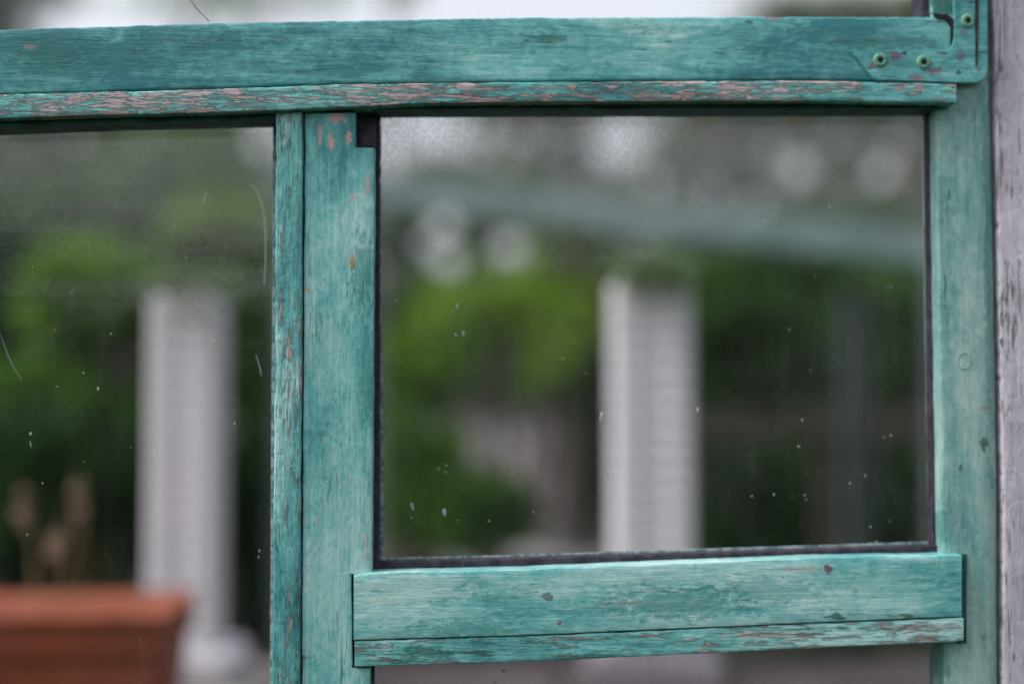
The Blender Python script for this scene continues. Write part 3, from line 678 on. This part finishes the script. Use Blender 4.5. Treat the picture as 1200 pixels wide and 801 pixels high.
tub('rim', tp.x - 0.731, tp.x - 0.004, yt - 0.111, yt + 0.121, zr + 0.0005, zr + 0.010, 0.002, 0.018, TERRA, pl)
box_w('soil', (tp.x - 0.70, yt - 0.085, zr - 0.04), (tp.x - 0.035, yt + 0.095, zr - 0.012), PLOTSOIL, pl)
def flower(px, py, label, lean=0.02, r=0.016, ry=0.03, yy=yt):
    top = P(px, py, yy); base = Vector((top.x + lean, yy, zr - 0.012))
    t = empty('dried_flower', base, label, 'dried flower', 'dried flowers in the planter')
    vs, fs = [], []
    for i in range(7):
        f = i / 6; p = base.lerp(top, f) + Vector((0.008 * math.sin(f * 3), 0, 0)); rad = 0.0022 * (1 - 0.4 * f)
        for k in range(5): vs.append(p + Vector((math.cos(k * 1.2566), math.sin(k * 1.2566), 0)) * rad)
    for i in range(6):
        for k in range(5): fs.append((i * 5 + k, i * 5 + (k + 1) % 5, i * 5 + 5 + (k + 1) % 5, i * 5 + 5 + k))
    mesh('stem', vs, fs, STEM, t)
    vs, fs = [], []; rq = random.Random(int(px))
    for i in range(90):
        d = Vector((rq.gauss(0, 1), rq.gauss(0, 1), rq.gauss(0, 1))).normalized() * rq.uniform(0.45, 1)
        p = top + Vector((d.x * r, d.y * r, d.z * ry)); n_ = Vector((rq.uniform(-1, 1), rq.uniform(-1, 1), rq.uniform(-1, 1))).normalized()
        e1 = n_.orthogonal().normalized() * 0.006; e2 = n_.cross(e1).normalized() * 0.003
        b = len(vs); vs += [p - e1, p - e2, p + e1, p + e2]; fs.append((b, b + 1, b + 2, b + 3))
    mesh('flower_head', vs, fs, DRY, t)
flower(28, 598, 'dried beige flower head nearest the left edge above the planter', 0.01, 0.011, 0.034)
flower(92, 588, 'tallest dried flower head above the terracotta planter', 0.0, 0.010, 0.038)
flower(66, 642, 'lowest dried flower head between the two taller ones above the planter', 0.006, 0.012, 0.026)

# ------------------------------------------------------------------ foliage
def leafmat(name, c1, c2, c3=None, transl=0.35):
    s = NT(name); g = s.n('ShaderNodeNewGeometry').outputs['Random Per Island']
    tc = s.n('ShaderNodeTexCoord').outputs['Object']
    nz = s.noise(tc, 4.5, 3, 0.6)
    f = s.math('ADD', s.math('MULTIPLY', g, 0.55), s.math('MULTIPLY', nz, 0.55))
    col = s.mix(s.ss(f, 0.30, 0.80), c1, c2)
    if c3: col = s.mix(s.ss(g, 0.84, 0.9), col, c3)
    b = s.bsdf(col, 0.6, None, 0.10)
    tl = s.n('ShaderNodeBsdfTranslucent'); s.put(tl.inputs[0], col)
    mx = s.n('ShaderNodeMixShader'); mx.inputs[0].default_value = transl; s.put(mx.inputs[1], b); s.put(mx.inputs[2], tl.outputs[0])
    return s.out(mx.outputs[0])
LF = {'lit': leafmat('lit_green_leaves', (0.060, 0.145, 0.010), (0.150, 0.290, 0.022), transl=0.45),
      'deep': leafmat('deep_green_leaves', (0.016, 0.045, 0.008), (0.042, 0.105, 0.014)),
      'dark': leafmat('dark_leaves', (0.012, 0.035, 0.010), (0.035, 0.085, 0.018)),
      'mid': leafmat('mid_green_leaves', (0.022, 0.065, 0.009), (0.060, 0.140, 0.016)),
      'bright': leafmat('yellow_green_leaves', (0.12, 0.22, 0.020), (0.25, 0.37, 0.045), transl=0.45),
      'fresh': leafmat('fresh_green_leaves', (0.042, 0.115, 0.012), (0.105, 0.225, 0.022), transl=0.45),
      'olive': leafmat('olive_brown_leaves', (0.060, 0.095, 0.030), (0.130, 0.180, 0.060), (0.20, 0.13, 0.10)),
      'rust': leafmat('orange_brown_leaves', (0.12, 0.07, 0.015), (0.26, 0.14, 0.03)),
      'pale': leafmat('pale_grey_green_leaves', (0.10, 0.165, 0.065), (0.19, 0.27, 0.12))}
# gaps in the far crowns where the sky shows: (px, py, radius) seen from the window
HOLES = [(722, 160, 33), (843, 226, 17), (890, 243, 14), (934, 200, 18), (905, 182, 9), (1030, 200, 17), (1048, 172, 9), (765, 212, 13), (868, 165, 8),
         (520, 262, 17), (524, 305, 18), (497, 285, 14), (597, 290, 17), (455, 165, 30), (490, 155, 26), (530, 160, 22), (560, 175, 10), (455, 205, 15), (640, 170, 7), (970, 250, 8), (905, 165, 8),
         (985, 160, 9), (1075, 150, 8), (830, 150, 8), (945, 285, 12), (560, 230, 9), (470, 225, 13), (690, 240, 7),
         (30, 165, 7), (150, 210, 7), (205, 190, 6), (265, 205, 8), (305, 165, 12), (312, 195, 8), (120, 240, 6),
         (812, 188, 7), (972, 168, 8), (1000, 238, 8), (800, 245, 10), (1060, 232, 7), (782, 150, 7),
         (90, 165, 9), (60, 175, 7), (170, 165, 9), (215, 160, 7), (235, 215, 8), (285, 235, 8), (570, 150, 12), (610, 155, 11), (660, 150, 10), (590, 190, 9)]
INV = ROT.transposed()
def holed(p):
    if p.y < 4.5: return False
    q = INV @ (p - CAM); x_ = 600 + q.x / -q.z * FPX; y_ = 400.5 - q.y / -q.z * FPX
    return any((x_ - a) ** 2 + (y_ - b) ** 2 < c * c for a, b, c in HOLES)
def leaves(rq, blobs, n, size, tight=1.0):
    vs, fs = [], []
    tot = sum(b[1] * b[2] * b[3] for b in blobs)
    for (c, rx, ry, rz) in blobs:
        m = int(n * rx * ry * rz / tot)
        # a blob is itself a set of small clumps
        cl = [(Vector((rq.gauss(0, 1), rq.gauss(0, 1), rq.gauss(0, 1))).normalized() * rq.uniform(0.35, 1.0) ** 0.6, rq.uniform(0.12, 0.30) * tight) for _ in range(26)]
        for i in range(m):
            q, w = rq.choice(cl)
            d = q + Vector((rq.gauss(0, w), rq.gauss(0, w), rq.gauss(0, w)))
            p = c + Vector((d.x * rx, d.y * ry, d.z * rz))
            if holed(p): continue
            nn = Vector((rq.uniform(-1, 1), rq.uniform(-1, 1), rq.uniform(-0.2, 1))).normalized()
            e1 = nn.orthogonal(); e1.rotate(Matrix.Rotation(rq.uniform(0, 6.28), 3, nn)); e1 = e1.normalized() * size * rq.uniform(0.6, 1.2)
            e2 = nn.cross(e1).normalized() * e1.length * 0.5
            b = len(vs); vs += [p - e1, p - e2 + nn * size * 0.1, p + e1, p + e2 + nn * size * 0.1]; fs.append((b, b + 1, b + 2, b + 3))
    return vs, fs
def limb(vs, fs, a, b, ra, rb, n=5, seg=7, bend=0.05, rq=random):
    base = len(vs); bd = Vector((rq.uniform(-1, 1), rq.uniform(-1, 1), 0)) * (b - a).length * bend
    for i in range(n + 1):
        f = i / n; p = a.lerp(b, f) + bd * math.sin(f * math.pi); r_ = ra + (rb - ra) * f
        for k in range(seg): vs.append(p + Vector((math.cos(k * 6.283 / seg), math.sin(k * 6.283 / seg), 0)) * r_)
    for i in range(n):
        for k in range(seg): fs.append((base + i * seg + k, base + i * seg + (k + 1) % seg, base + (i + 1) * seg + (k + 1) % seg, base + (i + 1) * seg + k))
def shrub(px, py, rpx, rpy, y, kind, label, n=3500, size=0.035, seed=1, group='shrubs on the garden bank', cat='shrub', name='shrub', blobs=5):
    rq = random.Random(seed); c = P(px, py, y); d = (c - CAM).dot(FWD); rx, rz = rpx * d / FPX, rpy * d / FPX
    g = gz(c.x, y); t = empty(name, (c.x, y, g), label, cat, group)
    bl = [(c, rx * 0.75, min(rx, 0.9) * 0.6, rz * 0.75)]
    for k in range(blobs):
        a = k / blobs * 6.283 + rq.random()
        bl.append((c + Vector((math.cos(a) * rx * 0.5, rq.uniform(-.3, .3) * rx, math.sin(a) * rz * 0.5)), rx * 0.5, rx * 0.4, rz * 0.5))
    vs, fs = leaves(rq, bl, n, size)
    vs = [v for v in vs]
    mesh('leaves', vs, fs, LF[kind], t)
    sv, sf = [], []
    for k in range(5):
        limb(sv, sf, Vector((c.x + rq.uniform(-.05, .05), y + rq.uniform(-.05, .05), g - 0.03)), c + Vector((rq.uniform(-.5, .5) * rx, rq.uniform(-.3, .3) * rx, rq.uniform(-0.2, .5) * rz)), 0.02, 0.006, rq=rq)
    mesh('stems', sv, sf, BARK, t)
    return t
def tree(px, y, top_py, crown, kind, label, seed, n=7000, size=0.06, trunk=0.11, group='trees beyond the garden', gap=None):
    """crown: list of (px, py, rpx, rpy)"""
    rq = random.Random(seed); b0 = P(px, 400, y); g = gz(b0.x, y); b0 = Vector((b0.x, y, g))
    t = empty('tree', b0, label, 'tree', group); d = (b0 - CAM).dot(FWD); k = d / FPX
    tp_ = P(px + rq.uniform(-15, 15), top_py, y)
    vs, fs = [], []; limb(vs, fs, b0 - Vector((0, 0, 0.1)), tp_, trunk, trunk * 0.25, 10, 9, 0.03, rq)
    mesh('trunk', vs, fs, BARK, t)
    vs, fs = [], []; bl = []
    for (cx, cy, rx, ry) in crown:
        c = P(cx, cy, y + rq.uniform(-0.6, 0.6)); bl.append((c, rx * k, rx * k * 0.7, ry * k))
        f = rq.uniform(0.35, 0.8); s0 = b0.lerp(tp_, f); limb(vs, fs, s0, c, trunk * 0.4, 0.015, 6, 6, 0.08, rq)
        for j in range(7):
            e = c + Vector((rq.uniform(-1, 1) * rx * k, rq.uniform(-.6, .6) * rx * k, rq.uniform(-0.5, 1) * ry * k)); limb(vs, fs, s0.lerp(c, rq.uniform(0.5, 1)), e, 0.018, 0.005, 4, 5, 0.08, rq)
    mesh('limbs', vs, fs, BARK, t)
    vs, fs = leaves(rq, bl, int(n * 1.7), size, 1.0); mesh('crown', vs, fs, LF[kind], t)
    return t

# left pane
shrub(20, 400, 110, 130, 3.2, 'dark', 'large dark green shrub at the far left behind the planter', 7000, 0.04, 11)
shrub(60, 590, 150, 110, 2.6, 'dark', 'low dark shrub behind the dried flowers and planter', 6500, 0.035, 12)
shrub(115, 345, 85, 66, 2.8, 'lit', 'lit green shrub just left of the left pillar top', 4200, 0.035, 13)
shrub(60, 480, 120, 60, 2.8, 'fresh', 'mid green shrub left of the left pillar halfway up', 5000, 0.035, 14)
shrub(265, 272, 70, 38, 4.3, 'bright', 'bright yellow green shrub above the left pillar', 4000, 0.035, 15)
shrub(150, 560, 45, 50, 2.9, 'mid', 'small green shrub right of the dried flowers', 2500, 0.03, 16)
shrub(310, 420, 55, 90, 4.0, 'mid', 'green shrub showing between the left pillar and the teal upright', 4500, 0.035, 17)
shrub(300, 640, 60, 130, 3.0, 'dark', 'dark shrub low between the left pillar and the teal upright', 5000, 0.035, 18)
shrub(40, 270, 100, 50, 6.0, 'dark', 'dark bush behind the far left shrub near the pane top', 5000, 0.05, 19)
# right pane, left of the pillar
shrub(600, 375, 105, 44, 4.2, 'bright', 'vivid yellow green shrub left of the right pillar above the steps', 6500, 0.035, 21)
shrub(665, 272, 46, 34, 4.4, 'bright', 'small vivid shrub high up left of the right pillar top', 2800, 0.035, 22)
shrub(478, 268, 34, 28, 6.0, 'mid', 'small green shrub beside the teal upright near the pale gap', 1800, 0.04, 23)
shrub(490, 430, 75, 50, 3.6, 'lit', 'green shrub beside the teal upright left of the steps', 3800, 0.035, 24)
shrub(488, 560, 60, 80, 2.7, 'fresh', 'green shrub at lower left of the large pane', 4600, 0.03, 25)
shrub(560, 600, 70, 46, 2.5, 'mid', 'low green clump at the foot of the steps', 2200, 0.03, 26, name='clump', cat='plant')
shrub(703, 520, 20, 130, 3.9, 'dark', 'narrow dark shrub along the left side of the right pillar', 4200, 0.03, 27)
shrub(640, 455, 40, 26, 4.6, 'fresh', 'green clump overhanging the top of the steps', 1800, 0.03, 28, name='clump', cat='plant')
# right pane, right of the pillar
shrub(900, 400, 110, 70, 3.8, 'deep', 'deep green hedge bush right of the right pillar above the brown fence', 7000, 0.035, 31)
shrub(1060, 400, 90, 80, 3.7, 'deep', 'deep green hedge bush behind the slim grey post', 6500, 0.035, 32)
shrub(900, 580, 120, 100, 3.5, 'dark', 'dark hedge bush low behind the brown fence right of the pillar', 8500, 0.035, 33)
shrub(1060, 590, 110, 110, 3.5, 'dark', 'dark hedge bush low at the right end of the fence', 8500, 0.035, 34)
shrub(960, 480, 180, 70, 4.4, 'dark', 'wide dark bush filling the gap behind the hedge bushes', 8500, 0.04, 35)
shrub(860, 270, 70, 22, 6.2, 'pale', 'pale grey green bush behind the rafter', 2600, 0.04, 36)
# trees
tree(60, 11, 120, [(30, 215, 110, 50), (140, 190, 90, 45), (-60, 180, 90, 60), (60, 130, 70, 40)], 'olive', 'olive brown tree with open crown at the far left', 51, 7000, 0.06)
tree(260, 12, 100, [(240, 190, 80, 42), (300, 215, 60, 30), (200, 140, 70, 40)], 'pale', 'pale green tree above the left pillar', 52, 4200, 0.06)
tree(640, 13, 70, [(600, 190, 90, 45), (530, 205, 80, 40), (690, 225, 90, 40), (620, 130, 90, 45), (720, 140, 60, 40)], 'olive', 'thin brownish tree above the left half of the large pane', 53, 4600, 0.06)
tree(850, 12, 30, [(840, 180, 90, 55), (920, 210, 90, 50), (790, 215, 80, 50), (880, 120, 90, 50), (970, 20, 100, 30)], 'olive', 'brownish tree with sky gaps above the right pillar', 54, 7600, 0.06)
tree(1010, 12.5, 60, [(1000, 215, 80, 45), (1060, 160, 70, 50), (980, 150, 70, 45), (1060, 40, 60, 50)], 'pale', 'grey green tree at the right of the large pane', 55, 6500, 0.06)
tree(1110, 9, 150, [(1085, 228, 34, 30), (1130, 240, 50, 40)], 'rust', 'orange brown leaved small tree by the right edge of the large pane', 56, 2400, 0.05, 0.05)
tree(470, 16, -60, [(470, -30, 24, 40)], 'pale', 'slender far tree rising behind the top rail', 57, 500, 0.06, 0.09)
tree(-20, 14, -60, [(30, -10, 70, 26), (-60, 30, 90, 60)], 'olive', 'tree crown at the top left corner above the rail', 58, 3600, 0.07)

# hedges closing the view under the trees
def hedge(x0px, x1px, topf, y, kind, label, n, size, seed, name='hedge'):
    rq = random.Random(seed); a = P(x0px, 400, y); b = P(x1px, 400, y); g = gz((a.x + b.x) / 2, y)
    t = empty(name, ((a.x + b.x) / 2, y, g), label, 'hedge', 'hedges closing the garden')
    bl = []
    m = int((b.x - a.x) / 0.9)
    for k in range(m + 1):
        px_ = x0px + (x1px - x0px) * k / m; zt_ = P(px_, topf + 12 * noise.noise(Vector((k * 0.7, seed, 0))), y).z; x_ = a.x + (b.x - a.x) * k / m
        for j in range(3): bl.append((Vector((x_ + rq.uniform(-.2, .2), y + rq.uniform(-.2, .2), g + (zt_ - g) * (0.2 + 0.32 * j))), 0.75, 0.5, (zt_ - g) * 0.26))
    vs, fs = leaves(rq, bl, n, size); mesh('leaves', vs, fs, LF[kind], t)
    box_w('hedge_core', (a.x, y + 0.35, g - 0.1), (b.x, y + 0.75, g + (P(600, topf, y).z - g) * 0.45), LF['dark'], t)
hedge(-150, 560, 225, 8.2, 'mid', 'tall mid green hedge closing the left of the garden', 16000, 0.06, 71)
hedge(560, 1260, 245, 8.0, 'dark', 'tall dark green hedge closing the right of the garden', 16000, 0.06, 72)

# dark hedge added unseen behind the camera to keep sky reflections off the panes
rq = random.Random(90); hb = empty('hedge', (0, -4.2, 0), 'dark hedge added out of view to darken the reflections in the panes', 'hedge')
vs, fs = leaves(rq, [(Vector((-6 + 0.8 * k, -4.0, 0.5 + 0.7 * j)), 0.7, 0.35, 0.5) for k in range(16) for j in range(3)], 15000, 0.06)
mesh('leaves', vs, fs, LF['mid'], hb)
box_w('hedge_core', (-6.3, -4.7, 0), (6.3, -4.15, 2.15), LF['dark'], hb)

# thin dry grass standing along the planter
rq = random.Random(7); vs, fs = [], []
gt = empty('dry_grass', (tp.x - 0.2, yt, zr - 0.012), 'wispy dry grass stalks rising out of the terracotta planter', 'dry grass')
for k in range(70):
    bx = rq.uniform(tp.x - 0.60, tp.x - 0.04); b0 = Vector((bx, yt + rq.uniform(-.07, .07), zr - 0.02)); h_ = rq.choice((0.03, 0.05, 0.08, 0.13)) * rq.uniform(0.6, 1.2)
    t1 = b0 + Vector((rq.uniform(-.02, .02), rq.uniform(-.02, .02), h_)); limb(vs, fs, b0, t1, 0.0012, 0.0005, 4, 4, 0.15, rq)
tag(mesh('stalks', vs, fs, STEM, gt), kind='stuff')

shrub(655, 345, 75, 48, 4.5, 'bright', 'upper yellow green shrub close to the left side of the right pillar', 4500, 0.035, 81)
shrub(540, 340, 70, 45, 5.0, 'fresh', 'fresh green shrub above and left of the vivid yellow green one', 4000, 0.035, 82)
shrub(660, 420, 46, 40, 4.0, 'bright', 'yellow green shrub hanging low beside the right pillar and steps', 3000, 0.03, 83)
shrub(880, 335, 120, 40, 5.0, 'mid', 'mid green bush under the rafter right of the right pillar', 6500, 0.04, 84)
shrub(1050, 340, 90, 45, 5.2, 'mid', 'mid green bush under the rafter at the right edge', 5500, 0.04, 85)
shrub(110, 270, 110, 50, 5.4, 'mid', 'mid green bush high behind the left pane', 6500, 0.04, 86)
shrub(15, 340, 60, 50, 3.9, 'mid', 'mid green bush at the far left edge below the high bush', 3600, 0.035, 87)
tree(210, 15, -20, [(230, -6, 100, 24), (330, -16, 90, 24)], 'pale', 'thin crowned tree above the left part of the top rail', 88, 420, 0.07, 0.05)

# nearer green mass behind the top of the left pane
shrub(50, 235, 110, 42, 7.0, 'mid', 'tall green bush against the trees at the top of the left pane', 6000, 0.05, 91)
shrub(190, 205, 90, 40, 7.4, 'fresh', 'fresh green bush against the trees above the left pillar', 3600, 0.05, 92)
shrub(1010, 265, 110, 30, 7.2, 'mid', 'green bush behind the low end of the rafter', 4500, 0.05, 93)
shrub(600, 250, 90, 26, 7.2, 'fresh', 'light green bush just under the trees in the left half of the large pane', 2600, 0.05, 94)
# sprays of small leaves over the pillar tops
def spray(px, py, rx, ry, y, n, seed, label):
    rq = random.Random(seed); c = P(px, py, y); d = (c - CAM).dot(FWD) / FPX
    t = empty('climber', c, label, 'climbing plant', 'climbers over the pillar tops')
    vs, fs = leaves(rq, [(c, rx * d, 0.05, ry * d)], n, 0.010); mesh('leaves', vs, fs, LF['pale'], t)
    vs, fs = [], []
    for k in range(6): limb(vs, fs, c + Vector((0, 0.08, -0.01)), c + Vector((rq.uniform(-1, 1) * rx * d, 0, rq.uniform(-1, 1) * ry * d)), 0.0018, 0.0008, 4, 5, 0.1, rq)
    mesh('stems', vs, fs, STEM, t)
spray(762, 316, 58, 22, YP1 - 0.10, 420, 95, 'pale leafy climber straggling over the top of the middle pillar')
spray(221, 330, 54, 18, YP2 - 0.10, 340, 96, 'pale leafy climber straggling over the top of the left pillar')
rq = random.Random(17); vs, fs = [], []
mt = empty('moss', (tp.x - 0.2, yt, zr - 0.012), 'brown tuft of dry moss along the front lip of the planter', 'moss')
for k in range(420):
    b0 = Vector((rq.uniform(tp.x - 0.66, tp.x - 0.03), yt + rq.uniform(-.085, -0.03), zr - 0.012)); t1 = b0 + Vector((rq.uniform(-.012, .012), rq.uniform(-.03, .01), rq.uniform(0.014, 0.034)))
    limb(vs, fs, b0, t1, 0.0022, 0.0008, 2, 3, 0.1, rq)
mesh('tuft', vs, fs, simple('dry_moss', (0.10, 0.06, 0.035), (0.17, 0.10, 0.06), 60), mt); mt['kind'] = 'stuff'; mt.children[0]['kind'] = 'stuff'
